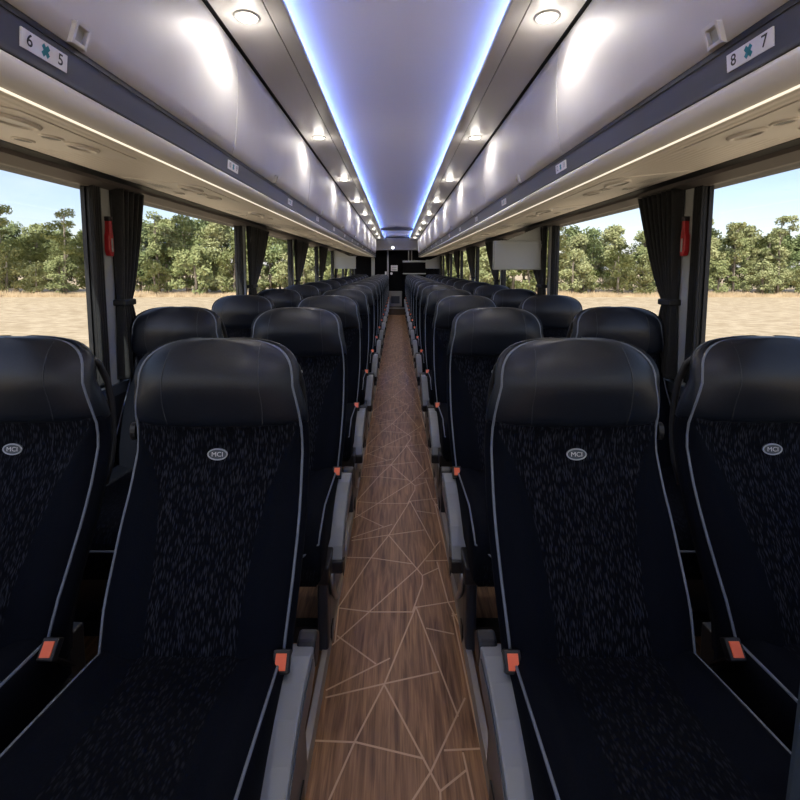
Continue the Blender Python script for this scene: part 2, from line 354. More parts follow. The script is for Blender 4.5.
for px in (408.3, 411.2):
    m = MB(); m.tube([(rx(px), -.22, rz(260.9)), (rx(px), -.22, Z(.62))], .016, 8); m.build('support_tube', [SILVER], t)

# ceiling cross bar
m = MB(); m.prism([(-.336, Z(.80)), (.336, Z(.80)), (.336, Z(.835)), (0, Z(.86)), (-.336, Z(.835))], 'y', 9.55, 9.75)
tag(m.build('ceiling_crossbar', [mat('dark_crossbar', (.05, .05, .055), .5)]), 'dark bar crossing the ceiling between the two blue light strips', 'bar')
GLOW = mat('added_warm_glow', (.8, .75, .65), .5, emit=(1, .88, .70), es=.55)  # weak glow added along the fascia crease, also lifts the bin underside
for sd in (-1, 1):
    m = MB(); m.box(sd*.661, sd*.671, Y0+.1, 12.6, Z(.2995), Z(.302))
    tag(m.build('bin_edge_glow', [GLOW]), 'thin warm strip of added glow along the lower edge of the %s luggage bins' % nm[sd], 'light')
# blue cove light strips, each with an unseen white strip added to brighten the dome
for sd in (-1, 1):
    m = MB(); m.box(sd*.364, sd*.376, Y0+.1, 12.55, Z(.803), Z(.810)); 
    m.box(sd*.398, sd*.3995, Y0+.1, 12.55, Z(.804), Z(.822), 1)
    tag(m.build('cove_light_strip', [LED, FILLW]), 'blue glowing cove light strip along the %s edge of the ceiling' % nm[sd], 'light')

# ---------------------------------------------------------------- luggage bin doors with latches
doorp = [(.577, .788), (.571, .74), (.569, .68), (.570, .62), (.573, .56), (.578, .50), (.586, .445), (.598, .408)]
def bin_door(sd, a, c, lat, i):
    t = thing('luggage_bin_door', 'pale grey luggage bin door on the %s, %s from the camera' % (nm[sd], ORD[i]), 'bin door', (sd*.6, a, Z(.4)), 'overhead luggage bin doors on the %s' % nm[sd])
    m = MB(); pr = [(x*sd-sd*.6, h-.4) for x, h in doorp] + [((x+.02)*sd-sd*.6, h-.4) for x, h in reversed(doorp)]
    m.prism(pr, 'y', .003, c-a-.003, 0, True); m.build('door_panel', [DOORM], t, recalc=False)
    if lat is not None:
        q = bpy.data.objects.new('latch', None)
        m = MB(); y = lat-a; z0, z1 = .008, .046
        X = lambda h: sd*(.597-.6-.12*(h-.008)*3)-sd*.008
        for (ya, yb, za, zb) in ((y-.019, y+.019, z0, z0+.007), (y-.019, y-.013, z0, z1), (y+.013, y+.019, z0, z1), (y-.019, y+.019, z1-.006, z1)):
            m.add([(X(z)-sd*o, yy, z) for z in (za, zb) for yy in (ya, yb) for o in (-.012, .001)],
                  [(0, 1, 3, 2), (4, 6, 7, 5), (0, 4, 5, 1), (2, 3, 7, 6), (0, 2, 6, 4), (1, 5, 7, 3)], 0)
        o = m.build('latch', [CLEAR], t, .0015); tag(o, 'white translucent latch')
        m = MB(); m.add([(X(z)-sd*o, yy, z) for z in (z0+.008, z1-.007) for yy in (y-.013, y+.013) for o in (-.014, -.008)],
                        [(0, 1, 3, 2), (4, 6, 7, 5), (0, 4, 5, 1), (2, 3, 7, 6), (0, 2, 6, 4), (1, 5, 7, 3)], 0)
        m.build('latch_recess', [PILG], o)
for sd in (-1, 1):
    ed = [-1.07, .28] + [1.67+1.35*k for k in range(0, 9)]
    for i, a in enumerate(ed):
        c = ed[i+1] if i+1 < len(ed) else 12.5
        c = min(c, 12.55)
        bin_door(sd, a, c, (.872+1.35*(i-1)) if .872+1.35*(i-1) < 12.4 else None, i)

# ---------------------------------------------------------------- ceiling downlights
def downlight():
    t = thing('ceiling_light', '', 'light')
    m = MB(); m.torus((0, 0, -.001), (0, 0, -1), .036, .036, .005, n=28, xdir=(1, 0, 0)); m.build('lamp_ring', [RING], t)
    m = MB(); m.disc((0, 0, .001), (0, 0, -1), .033, .033, .003, n=28, xdir=(1, 0, 0)); m.build('lamp_lens', [LENS], t)
    l = bpy.data.lights.new('lamp_bulb', 'SPOT'); l.energy = SPOT; l.spot_size = R(150); l.spot_blend = .6; l.shadow_soft_size = .03; l.color = (1, .93, .84)
    lo = bpy.data.objects.new('lamp_bulb', l); COL.objects.link(lo); lo.parent = t; lo.location = (0, 0, -.012)
    l = bpy.data.lights.new('lamp_bulb', 'POINT'); l.energy = POINT; l.shadow_soft_size = .03; l.color = (1, .93, .84)
    lo = bpy.data.objects.new('lamp_bulb', l); COL.objects.link(lo); lo.parent = t; lo.location = (0, 0, -.04)
    return t
dl = downlight(); first = True
for sd in (-1, 1):
    for k in range(-1, 9):
        y = 1.495+1.316*k
        o = dl if first else copy_tree(dl); first = False
        o.location = (sd*.474, y, Z(.79)); o['group'] = 'round downlights in the ceiling'
        o['label'] = 'round white downlight in the %s ceiling panel, %s from the camera' % (nm[sd], ORD[max(k, 0)] if k >= 0 else 'just behind')
        if k < 0: o['label'] = 'round white downlight in the %s ceiling panel above the camera' % nm[sd]

# ---------------------------------------------------------------- passenger service panels under the bins
def psu(sd):
    t = thing('service_panel', '', 'panel')
    def P(x, y, d=0): return (sd*x, y, (x-.9)*.124 - d + .003)     # local plane follows the sloping underside, d = below it
    nrm = Vector((sd*.124, 0, -1)).normalized()
    m = MB(); q = []
    for x, y in ((.745, -.20), (.745, .20), (.79, .235), (1.06, .20), (1.06, -.20), (.79, -.235)): q.append((x, y))
    vs = [P(x, y, -.002) for x, y in q] + [P(x, y, .005) for x, y in q]; n = len(q)
    m.add(vs, [tuple(range(n)), tuple(range(n, 2*n))[::-1]] + [(i, (i+1) % n, n+(i+1) % n, n+i) for i in range(n)])
    m.build('panel_plate', [CREAM], t, .002)
    for x, y, r1, r2 in ((.83, -.12, .058, .038), (.83, .10, .040, .030)):
        m = MB(); m.torus(P(x, y, .007), nrm, r1, r2, .0065); l = m.build('lamp_bezel', [CREAM], t)
        m = MB(); m.disc(P(x, y, .004), nrm, r1-.006, r2-.006, .004); m.build('lamp_glass', [FASC], l)
    for x, y in ((.985, .10), (.85, .02+.0)):
        m = MB(); m.torus(P(x, y, .006), nrm, .022, .022, .004); l = m.build('air_vent', [CREAM], t)
        m = MB(); m.disc(P(x, y, .004), nrm, .019, .019, .0045); m.build('vent_hole', [BLACKP], l)
    m = MB()
    for i in range(5): m.add([P(.95+.014*i, -.13, .0055), P(.955+.014*i, -.13, .0055), P(.955+.014*i, -.02, .0055), P(.95+.014*i, -.02, .0055)], [(0, 1, 2, 3)])
    m.build('speaker_grille', [PILG], t, recalc=False)
    return t
for sd in (-1, 1):
    base = None
    for k in range(14):
        o = psu(sd) if base is None else copy_tree(base)
        base = base or o
        o.location = (0, (1.12 if sd < 0 else 1.00) + .848*k, Z(.3295))
        tag(o, 'cream panel of reading lamps and vents under the %s bins, %s from the camera' % (nm[sd], ORD[k]), 'panel', 'service panels under the %s bins' % nm[sd])

# ---------------------------------------------------------------- seat number labels on the rail
def label(sd, k):
    y = .806+.888*k
    a, c = (str(4*k+6), str(4*k+5)) if sd < 0 else (str(4*k+8), str(4*k+7))
    o = None
    m = MB(); hw, hh = .051, .0150
    ydir = 1 if sd < 0 else -1
    def P(u, v, d): return (sd*(.6035-d - .0*v), y+ydir*u, Z(.370)+v)
    def tilt(p):  # rail leans slightly
        x, yy, z = p; return (x - sd*.0018*((Z(.370)+.0 - z)/.0165)*-1, yy, z)
    vs = [tilt(P(u, v, .0015)) for u, v in ((-hw, -hh), (hw, -hh), (hw, hh), (-hw, hh))] + [tilt(P(u, v, -.002)) for u, v in ((-hw, -hh), (hw, -hh), (hw, hh), (-hw, hh))]
    m.add(vs, [(0, 1, 2, 3), (4, 7, 6, 5), (0, 1, 5, 4), (1, 2, 6, 5), (2, 3, 7, 6), (3, 0, 4, 7)], 0)
    for s_, cx in ((a, -.034), (c, .034)):
        tv, tf = text_geo(s_, .027, .0004); m.add([tilt(P(cx+p.x*(.8 if len(s_) > 1 else 1), p.y, .0022)) for p in tv], tf, 1)
    d = .0052
    for i in (-1, 0, 1):
        for j in (-1, 0, 1):
            if abs(i)+abs(j) > 1: continue
            cx, cy = (i-j)*.0042, (i+j)*.0050
            m.add([tilt(P(cx+du, cy+dv, .0022)) for du, dv in ((-d, 0), (0, -d*1.2), (d, 0), (0, d*1.2))], [(0, 1, 2, 3)], 2)
    ob = m.build('seat_number_label', [WHITE, INK, TEAL], recalc=False)
    if k == 0: lb = 'white seat number label reading %s and %s on the %s rail' % (a, c, nm[sd])
    else: lb = 'small white seat number label on the %s rail, %s from the camera' % (nm[sd], ORD[k])
    tag(ob, lb, 'label', 'seat number labels on the %s rail' % nm[sd])
for sd in (-1, 1):
    for k in range(14): label(sd, k)

# ---------------------------------------------------------------- seats
def lerp(pts, t):
    if t <= pts[0][0]: return pts[0][1]
    for (a, va), (c, vc) in zip(pts, pts[1:]):
        if t <= c:
            q = (t-a)/(c-a); q2 = q; return va+(vc-va)*q2
    return pts[-1][1]
def smooth(pts, t):                  # averaged lookup for a rounder curve
    return (lerp(pts, t-.012)+2*lerp(pts, t)+lerp(pts, t+.012))/4
SP = [(.42, -.062), (.50, -.056), (.58, -.024), (.68, .036), (.78, .095), (.86, .132), (.91, .136), (.95, .124), (1.00, .110), (1.03, .103), (1.06, .108), (1.09, .122), (1.13, .150)]
HWF = [(.42, .184), (.50, .191), (.60, .199), (.72, .203), (.86, .199), (.94, .196), (.98, .191), (1.02, .182), (1.04, .178)]
CUT = [(.42, .50), (.60, .50), (.70, .54), (.78, .62), (.85, .76), (.90, .90), (.93, .97)]
TOP = 1.133; Z1 = 1.025
def halfw(z):
    if z <= Z1: return smooth(HWF, z)
    q = min((z-Z1)/(TOP-Z1), .9995); return smooth(HWF, Z1)*(1-q**3.0)**(1/3.0)
def reced(z, a):
    q = min(1, max(0, (z-.955)/.115)); return .016*q*q*(3-2*q)*max(0, (a-.45)/.55)**1.6
def thick(z):
    if z < .86: return .095 - .037*(z-.42)/.44
    if z < Z1: return .058
    q = min((z-Z1)/(TOP-Z1), .9995); return .058*(1-q**2.4)**(1/2.4)
def ring(z, head, grow=0):
    w = halfw(z)+grow; th = thick(z); y0 = smooth(SP, z); c = lerp(CUT, z)
    us = [-1+ (1-c)*i/5 for i in range(5)] + [-c + 2*c*i/12 for i in range(13)] + [c+(1-c)*i/5 for i in range(1, 6)]
    pts = []
    for u_ in us:
        a = abs(u_)
        if head:
            y = y0 - .020*(1-a**3) + reced(z, a)
        else:
            bol = max(0, (a-c*.86))/(1-c*.86+1e-6)
            y = y0 - .014*math.sin(min(1, bol)*math.pi)*(1 if c < .9 else (1-c)*10) - .006*(1-a*a) 
            g_ = abs(a-c); y += .004*math.exp(-(g_/.03)**2)
        y += .010*max(0, a-.85)/.15*max(0, a-.85)/.15
        pts.append((u_*w, y, z))
    # side and back
    ow = w+.010*min(1, th/.05)
    for q in (.25, .5, .8): pts.append((ow if q < .7 else ow-.006, y0+.010+th*q, z))
    for q in (.75, .3, -.3, -.75): pts.append((w*q*.98, y0+th*1.05+.004*(1-q*q), z))
    for q in (.8, .5, .25): pts.append((-(ow if q < .7 else ow-.006), y0+.010+th*q, z))
    return pts
NF = 23
def backrest_mesh():
    m = MB(); zs = [.43+i*(.935-.43)/34 for i in range(35)]
    rings = [ring(z, False) for z in zs]
    r0 = ring(.43, False); rings = [[(x*.93, y+.02 if i < NF else y, z) for i, (x, y, z) in enumerate(r0)]] + rings
    def mi(i, k): return 0 if 5 <= k < 17 else 1
    m.loft(rings, mi)
    for f in m.f[-2:]: pass
    return m
def head_mesh():
    m = MB(); zs = [.925, .926, .932, .942]+[.955+i*(Z1-.955)/5 for i in range(6)]+[Z1+(TOP-Z1)*math.sin(math.pi/2*q/14) for q in range(1, 15)]
    rings = []
    for i, z in enumerate(zs):
        r = ring(z, True, .002)
        k = {0: .026, 1: .014, 2: .006, 3: .001}.get(i, 0)
        r = [(x*(1-.0 if k == 0 else 1-k*.6), y+(k if j < NF else 0), zz) for j, (x, y, zz) in enumerate(r)]
        rings.append(r)
    m.loft(rings, 0)
    for s_ in (-1, 1):               # stitched seams
        q = []
        for z in [.935+i*(TOP-.012-.935)/12 for i in range(13)]:
            uu = .56+.05*math.sin((z-.93)/.19*math.pi); w_ = halfw(min(z, Z1)); x = s_*uu*w_
            w2 = halfw(z); a = min(abs(x)/w2, 1) if w2 > 0 else 1
            y = smooth(SP, z)-.020*(1-a**3)+reced(z, a)
            q.append((x, y-.0002, z))
        m.tube(q, .0011, 6, 1)
    return m
def edge_pt(s_, z, f=.992):
    w = halfw(z); y0 = smooth(SP, z); return (s_*w*f, y0+.007+reced(z, 1), z)
def piping_mesh():
    q = []
    zs = [.465, .50, .54, .58, .62, .66, .70, .74, .78, .82, .86, .89, .92, .95, .98, 1.005, Z1]
    q += [edge_pt(-1, z) for z in zs]
    q = [(-.140, -.058, .475), (-.165, -.058, .477)] + q
    W = halfw(Z1)*.992; n = 3.0; zt = TOP-.004
    for i in range(1, 24):
        th = math.pi*i/24; cx, sn = math.cos(th), math.sin(th)
        x = -W*math.copysign(abs(cx)**(2/n), cx); z = Z1+(zt-Z1)*abs(sn)**(2/n)
        a_ = abs(x)/max(halfw(z), abs(x), .01); q.append((x, smooth(SP, z)+.004+reced(z, a_), z))
    q += [edge_pt(1, z) for z in reversed(zs)]; q += [(.165, -.058, .477), (.140, -.058, .475)]
    m = MB(); m.tube(q, .0032, 6); return m
CY0, CY1 = .01, -.53
def crow(t):                          # cushion section at t 0 (back) .. 1 (front)
    y = CY0+(CY1-CY0)*t; w = .188+.040*min(1, t*1.2); zt = .508+.028*math.sin(min(1, t*1.15)*math.pi/2); zb = .36
    q = max(0, (t-.80)/.20); dz = .10*(1-math.sqrt(max(0, 1-q*q)))
    return y, w, zt-dz, zb+.02*q
def cushion_mesh(a_=1):
    m = MB(); ts = [0, .02, .06]+[.1+i*.07 for i in range(10)]+[.80, .84, .88, .91, .94, .965, .985, 1.0]; rings = []
    for t_ in ts:
        y, w, zt, zb = crow(t_); c = .62-.14*math.sin(math.pi*min(1, t_*1.1)); back = .03 if t_ == 0 else (.01 if t_ == .02 else 0)
        us = [-1+(1-c)*i/4 for i in range(4)]+[-c+2*c*i/10 for i in range(11)]+[c+(1-c)*i/4 for i in range(1, 5)]
        r = []
        for u_ in us:
            a = abs(u_); z = zt + .010*math.exp(-((a-.82)/.14)**2) - .006*(1-a) - .012*max(0, (a-.9)/.1)**2 - back
            g_ = abs(a-c); z -= .004*math.exp(-(g_/.04)**2)
            r.append((u_*w, y, z))
        r += [(w+.006, y, zt-.03), (w+.006, y, zb+.02), (w-.01, y, zb), (0, y, zb), (-w+.01, y, zb), (-w-.006, y, zb+.02), (-w-.006, y, zt-.03)]
        rings.append([(x*(1-.13*min(1, t_*1.5)) if x*a_ > 0 else x, y_, z_) for x, y_, z_ in r])
    m.loft(rings, lambda i, k: 0 if 4 <= k < 14 else 1)
    return m
def cpipe_mesh(a_=1):
    q = []; T = [.06+i*.0425 for i in range(22)]
    for t_ in T: y, w, zt, zb = crow(t_); q.append((-w*.985, y, zt-.008))
    y, w, zt, zb = crow(.985)
    for i in range(1, 8): q.append((-w*.985+2*w*.985*i/8, CY1+.002, zt-.008))
    for t_ in reversed(T): y, w, zt, zb = crow(t_); q.append((w*.985, y, zt-.008))
    q = [(x*(1-.13*min(1, (CY0-y_)/(CY0-CY1)*1.5)) if x*a_ > 0 else x, y_, z_) for x, y_, z_ in q]
    m = MB(); m.tube(q, .0032, 6); return m
TX = text_geo('MCI', .0160, 0)
def smoothmod(o, lv=1):
    q = o.modifiers.new('subsurf', 'SUBSURF'); q.levels = lv; q.render_levels = lv
def make_seat(sd, pos):
    """sd -1 left block, +1 right block; aisle side is at local x = -sd; local y=0 at foot of the backrest"""
    a = -sd
    t = thing('coach_seat', '', 'seat')
    o = backrest_mesh().build('backrest', [FAB, CLOTH], t)
    o = head_mesh().build('headrest', [LEATHER, STITCH], t); tag(o, 'smooth black leather headrest')
    piping_mesh().build('piping', [PIPE], t)
    b_ = MB(); yb = smooth(SP, .86)-.009; sl_ = Vector((0, -1, .10)).normalized()
    b_.disc((0, yb+.004, .860), sl_, .0235, .0135, .005, 1, 32, (1, 0, 0)); b_.torus((0, yb-.001, .8605), sl_, .0225, .0125, .0016, 0, 32, 6, (1, 0, 0))
    b_.add([(p.x*1.02, yb-.0022+p.y*.1, .8605+p.y*.95) for p in TX[0]], TX[1], 2)
    tag(b_.build('logo_badge', [BADGE, BADGEIN, WHITE], t, recalc=False), 'oval silver badge reading MCI')
    cushion_mesh(a).build('seat_cushion', [FABC, CLOTH], t)
    cpipe_mesh(a).build('piping', [PIPE], t)
    # back shell
    m = MB(); rings = []
    for i in range(13):
        z = .50+i*.045; w = halfw(min(z, 1.0))*.88; y = smooth(SP, z)+thick(z)*1.05-.006
        rings.append([(-w, y, z), (w, y, z), (w, y+.018, z), (w*.8, y+.03, z), (-w*.8, y+.03, z), (-w, y+.018, z)])
    m.loft(rings, 0, smooth=False); m.build('back_shell', [BLACKP], t, .004)
    # grab loop at the aisle shoulder
    m = MB()
    m.tube([(a*.158, .150, 1.075), (a*.168, .175, 1.075), (a*.176, .192, 1.055), (a*.183, .208, 1.01), (a*.187, .214, .96), (a*.190, .212, .90), (a*.193, .203, .85), (a*.194, .188, .80), (a*.190, .165, .75)], .009, 8, sx=.8)
    m.build('grab_handle', [BLACKP], t)
    # recliner guide on the far shoulder
    m = MB(); x0 = -a*.206; m.disc((x0, .155, .905), (-a, 0, 0), .022, .014, .012, 0, 16, (0, 0, 1)); m.disc((x0-a*.012, .150, .912), (-a, -.6, 0), .005, .005, .003, 1, 10, (0, 0, 1))
    m.build('belt_guide', [BLACKP, BOLT], t)
    # seat belt: buckle with orange button, dark webbing
    bx = a*.208
    bk = MB(); cx, cy, cz = (bx-a*.016 if pos == 'aisle' else bx+a*.004), -.066, .507
    bk.add([(cx+dx, cy+dy*.62-dz*.78, cz+dz*.62+dy*.78) for dx in (-.017, .017) for dy in (-.020, .020) for dz in (-.010, .010)],
           [(0, 1, 3, 2), (4, 6, 7, 5), (0, 4, 5, 1), (2, 3, 7, 6), (0, 2, 6, 4), (1, 5, 7, 3)], 0)
    bo = bk.build('belt_buckle', [BLACKP], t, .003)
    q = MB(); q.add([(cx+dx, cy+dy*.62-dz*.78, cz+dz*.62+dy*.78) for dx in (-.011, .011) for dy in (-.014, .014) for dz in (.009, .0125)],
           [(0, 1, 3, 2), (4, 6, 7, 5), (0, 4, 5, 1), (2, 3, 7, 6), (0, 2, 6, 4), (1, 5, 7, 3)], 0)
    tag(q.build('release_button', [ORANGE], bo, .001), 'orange release button')
    m = MB(); m.add([(cx+a*.0+dx, yy, zz) for yy, zz in ((-.066, .49), (-.045, .465), (-.01, .42)) for dx in (-.014, .014)], [(0, 1, 3, 2), (2, 3, 5, 4)]); 
    so_ = m.build('belt_strap', [BLACKP], t, recalc=False); sm = so_.modifiers.new('solid', 'SOLIDIFY'); sm.thickness = .003
    # frame and legs
    m = MB(); m.box(-.21, .21, -.42, .02, .30, .36); m.box(-.17, .17, .0, .09, .30, .44); m.build('seat_frame', [BLACKP], t, .005)
    if pos == 'aisle':
        m = MB(); x0, x1 = sorted((a*.222, a*.176)); 
        pr = [(.030, .462), (-.02, .476), (-.08, .474), (-.14, .459), (-.20, .435), (-.26, .402), (-.31, .363), (-.335, .330), (-.335, .310), (-.31, .318), (-.25, .350), (-.18, .372), (-.10, .380), (-.02, .385), (.03, .40)]
        X0, X1 = sorted((a*.241, a*.191))
        m.prism([(y, z) for y, z in pr], 'x', X0, X1, 0)
        ar = m.build('armrest', [ARMG], t, .004); tag(ar, 'curved grey aisle armrest')
        m = MB(); xi, xo = sorted((a*.239, a*.2435)); pr2 = [(.0, .452), (-.08, .456), (-.14, .442), (-.20, .418), (-.25, .390), (-.29, .358), (-.24, .362), (-.18, .382), (-.10, .393), (-.02, .398)]
        m.prism(pr2, 'x', xi, xo, 0); m.build('arm_inset', [ARMD], ar)
        m = MB(); X0, X1 = sorted((a*.245, a*.199)); m.box(X0, X1, -.345, -.315, .285, .330); m.build('arm_tip', [BLACKP], ar, .006)
        m = MB(); X0, X1 = sorted((a*.244, a*.202)); m.prism([(.07, .41), (.075, .455), (.05, .478), (.02, .474), (.01, .455), (.03, .40)], 'x', X0, X1); m.build('arm_pivot', [BLACKP], ar, .006)
        m = MB(); X0, X1 = sorted((a*.196, a*.160)); m.box(X0, X1, -.36, -.28, .02, .31); m.build('leg', [NAVY], t, .01)
        m = MB(); X0, X1 = sorted((a*.196, a*.184)); m.prism([(-.28, .30), (.10, .30), (.14, .03), (-.30, .03)], 'x', X0, X1); m.build('side_plate', [SIDEP], t, .003)
        m = MB(); m.tube([(a*.205, -.33, .29), (a*.206, -.30, .19), (a*.198, -.18, .08), (a*.190, .0, .04)], [.012, .010, .010, .012], 8); m.build('brace', [SILVER], t)
    else:
        m = MB(); X0, X1 = sorted((-a*.185, -a*.155)); m.box(X0, X1, -.34, .04, .02, .31); m.build('leg', [NAVY], t, .01)
    for yy in (-.30, .04):
        m = MB(); m.box(-.20, .20, yy, yy+.04, .0, .06); m.build('floor_mount', [BLACKP], t)
    return t
AX, WX = .425, .908
BASE_Y = .91; PITCH = .848
for sd in (-1, 1):
    for pos, X in (('aisle', AX), ('window', WX)):
        pro = None
        for k in range(14):
            if sd > 0 or k < 14:
                o = make_seat(sd, pos) if pro is None else copy_tree(pro)
                pro = pro or o
                w_ = pos == 'window'; X_ = X if not w_ else (.925-sd*.011 if k == 0 else .953)
                o.location = (sd*X_, BASE_Y+PITCH*k+(.03 if w_ else 0), 0)
                tag(o, 'black coach seat left of the aisle, aisle side, %s row from the camera' % ORD[k] if (sd < 0 and pos == 'aisle') else
                    'black coach seat right of the aisle, aisle side, %s row from the camera' % ORD[k] if pos == 'aisle' else
                    'black coach seat beside the %s windows, %s row from the camera' % (nm[sd], ORD[k]), 'seat', 'rows of black coach seats')

# near panel at the right edge of the picture
m = MB(); m.prism([(.512, .30), (.506, .60), (.512, .78), (.530, .84), (.57, .86), (.75, .86), (.75, .30)], 'y', .50, .535)
tag(m.build('modesty_panel', [mat('blue_grey_panel', (.05, .065, .085), .5)], bevel=.012), 'dark blue-grey panel edge in front of the right window seat', 'panel')

# ---------------------------------------------------------------- curtains
def curtain(sd, y0, wtop, gath, glo, seed, label_, narrow=False):
    rnd = random.Random(seed); m = MB(); nu, nv = 64, 40; nf = max(4, int(wtop/.036)); ph = rnd.random()*6
    top, bot = Z(.325), Z(-.47); zg = Z(-.145)
    vs = []
    for j in range(nv+1):
        z = top+(bot-top)*j/nv
        if narrow: a, c, amp = y0, y0+wtop, .006
        else:
            d = abs(z-zg)/(top-zg) if z > zg else abs(z-zg)/(zg-bot)
            if z > zg:
                q = d**.75; a = y0+glo*(1-q); c = (y0+glo+gath)+(y0+wtop-(y0+glo+gath))*q
            else:
                q = d**.6; a = y0+glo*(1-q)-.01*q; c = (y0+glo+gath)+.05*q
            amp = .010+.013*q
        for i in range(nu+1):
            s_ = i/nu; y = a+(c-a)*s_
            wob = .25*math.sin(s_*17+ph)+.3*math.sin(z*2.1+s_*9+ph)
            x = (1.186 if narrow else 1.160)+amp*math.sin(s_*nf*2*math.pi+ph+wob)
            vs.append((sd*x, y, z))
    fs = [(j*(nu+1)+i, j*(nu+1)+i+1, (j+1)*(nu+1)+i+1, (j+1)*(nu+1)+i) for j in range(nv) for i in range(nu)]
    m.add(vs, fs, 0, True)
    t = thing('curtain', label_, 'curtain', (0, 0, 0), 'dark curtains along the windows')
    o = m.build('curtain_cloth', [CURT], t, recalc=False); q = o.modifiers.new('solid', 'SOLIDIFY'); q.thickness = .003
    if not narrow:
        m = MB(); ya, yb = y0+glo-.008, y0+glo+gath+.008
        m.box(sd*1.133, sd*1.187, ya, yb, zg-.013, zg+.013); m.build('tieback', [RUBBER], t, .006)
    return t
for sd in (-1, 1):
    for k, p in enumerate(PK[2:]):
        wt = {0: (.19 if sd < 0 else .30), 1: .55}.get(k, .72)
        if p+.10+wt > Y1: continue
        curtain(sd, p+.10, wt, .070 if k == 0 else .11, 0 if k == 0 else .03, 10*k+sd, 'tied-back black curtain at the %s window pillar, %s from the camera' % (ORD[k], nm[sd]) if False else
                'black curtain tied back behind the %s %s window pillar' % (ORD[k], nm[sd]))
        curtain(sd, p-.004, .05, 0, 0, 100+k+sd, 'narrow black curtain hanging straight before the %s %s window pillar' % (ORD[k], nm[sd]), True)

# red emergency handles on the first pillars
for sd in (-1, 1):
    p = PK[2]
    t = thing('emergency_handle', 'red emergency window handle on the grey %s pillar' % nm[sd], 'handle', (sd*1.183, p+.072, Z(.125)))
    m = MB(); 
    m.prism([(-.010, -.075), (.010, -.078), (.014, -.06), (.014, .0), (.010, .03), (.010, .068), (-.008, .070), (-.010, .02), (-.016, .005), (-.018, -.055)], 'x', -sd*.001, -sd*.022, 0)
    m.build('handle_body', [RED], t, .003)
    m = MB(); m.prism([(-.004, -.06), (.006, -.06), (.006, -.005), (-.004, -.005)], 'x', -sd*.021, -sd*.0235, 0); m.build('handle_insert', [PILG], t)
    m = MB(); m.prism([(-.011, .064), (.012, .064), (.012, .083), (-.011, .083)], 'x', -sd*.001, -sd*.024, 0); m.build('handle_cap', [BLACKP], t, .003)

# drop-down monitors
def monitor(sd, y, txt):
    t = thing('overhead_monitor', txt, 'monitor', (sd*.98, y, Z(.10)), 'grey overhead monitors')
    m = MB(); m.box(-.21, .21, 0, .05, -.115, .118); m.build('monitor_housing', [MONI], t, .008)
    m = MB(); m.box(-.195, .195, -.003, .0, -.10, .09); m.build('screen_cover', [mat('screen_cover', (.37, .40, .41), .3)], t)
    m = MB(); pr = [(-sd*.12, .11), (sd*.205, .11), (sd*.205, .235), (sd*.18, .238)]
    m.prism(pr, 'y', .012, .04); m.build('mounting_bracket', [MONI], t)
monitor(1, 3.60, 'grey monitor hanging under the right bins, the nearer of the two there')
monitor(-1, 8.42, 'grey monitor hanging under the left bins near the rear')
monitor(1, 12.1, 'grey monitor hanging under the right bins close to the rear wall')

# ---------------------------------------------------------------- outdoors
GZ = -1.45
FIELD = noisy(mat('straw_field', (.5, .38, .22), .95, spec=.1), 1.6, (.40, .295, .175), (.64, .50, .33), mapping=(1, 1.6, 1), detail=10, lo=.3, hi=.7, bump=.4, bdist=.1)
m = MB(); m.add([(-400, -300, GZ), (400, -300, GZ), (400, 500, GZ), (-400, 500, GZ)], [(0, 1, 2, 3)])
tag(m.build('ground', [FIELD], recalc=False), kind='structure')
BARK = noisy(mat('bark', (.2, .16, .12), .9), 6, (.13, .10, .075), (.30, .25, .19), mapping=(1, 1, .2))
LEAF = [noisy(mat('leaf_%s' % n_, c1, .75, spec=.2), 1.1, c1, c2) for n_, c1, c2 in (
    ('olive', (.17, .20, .075), (.36, .37, .16)), ('deep', (.13, .17, .065), (.29, .32, .14)), ('pale', (.24, .26, .11), (.44, .43, .21)))]
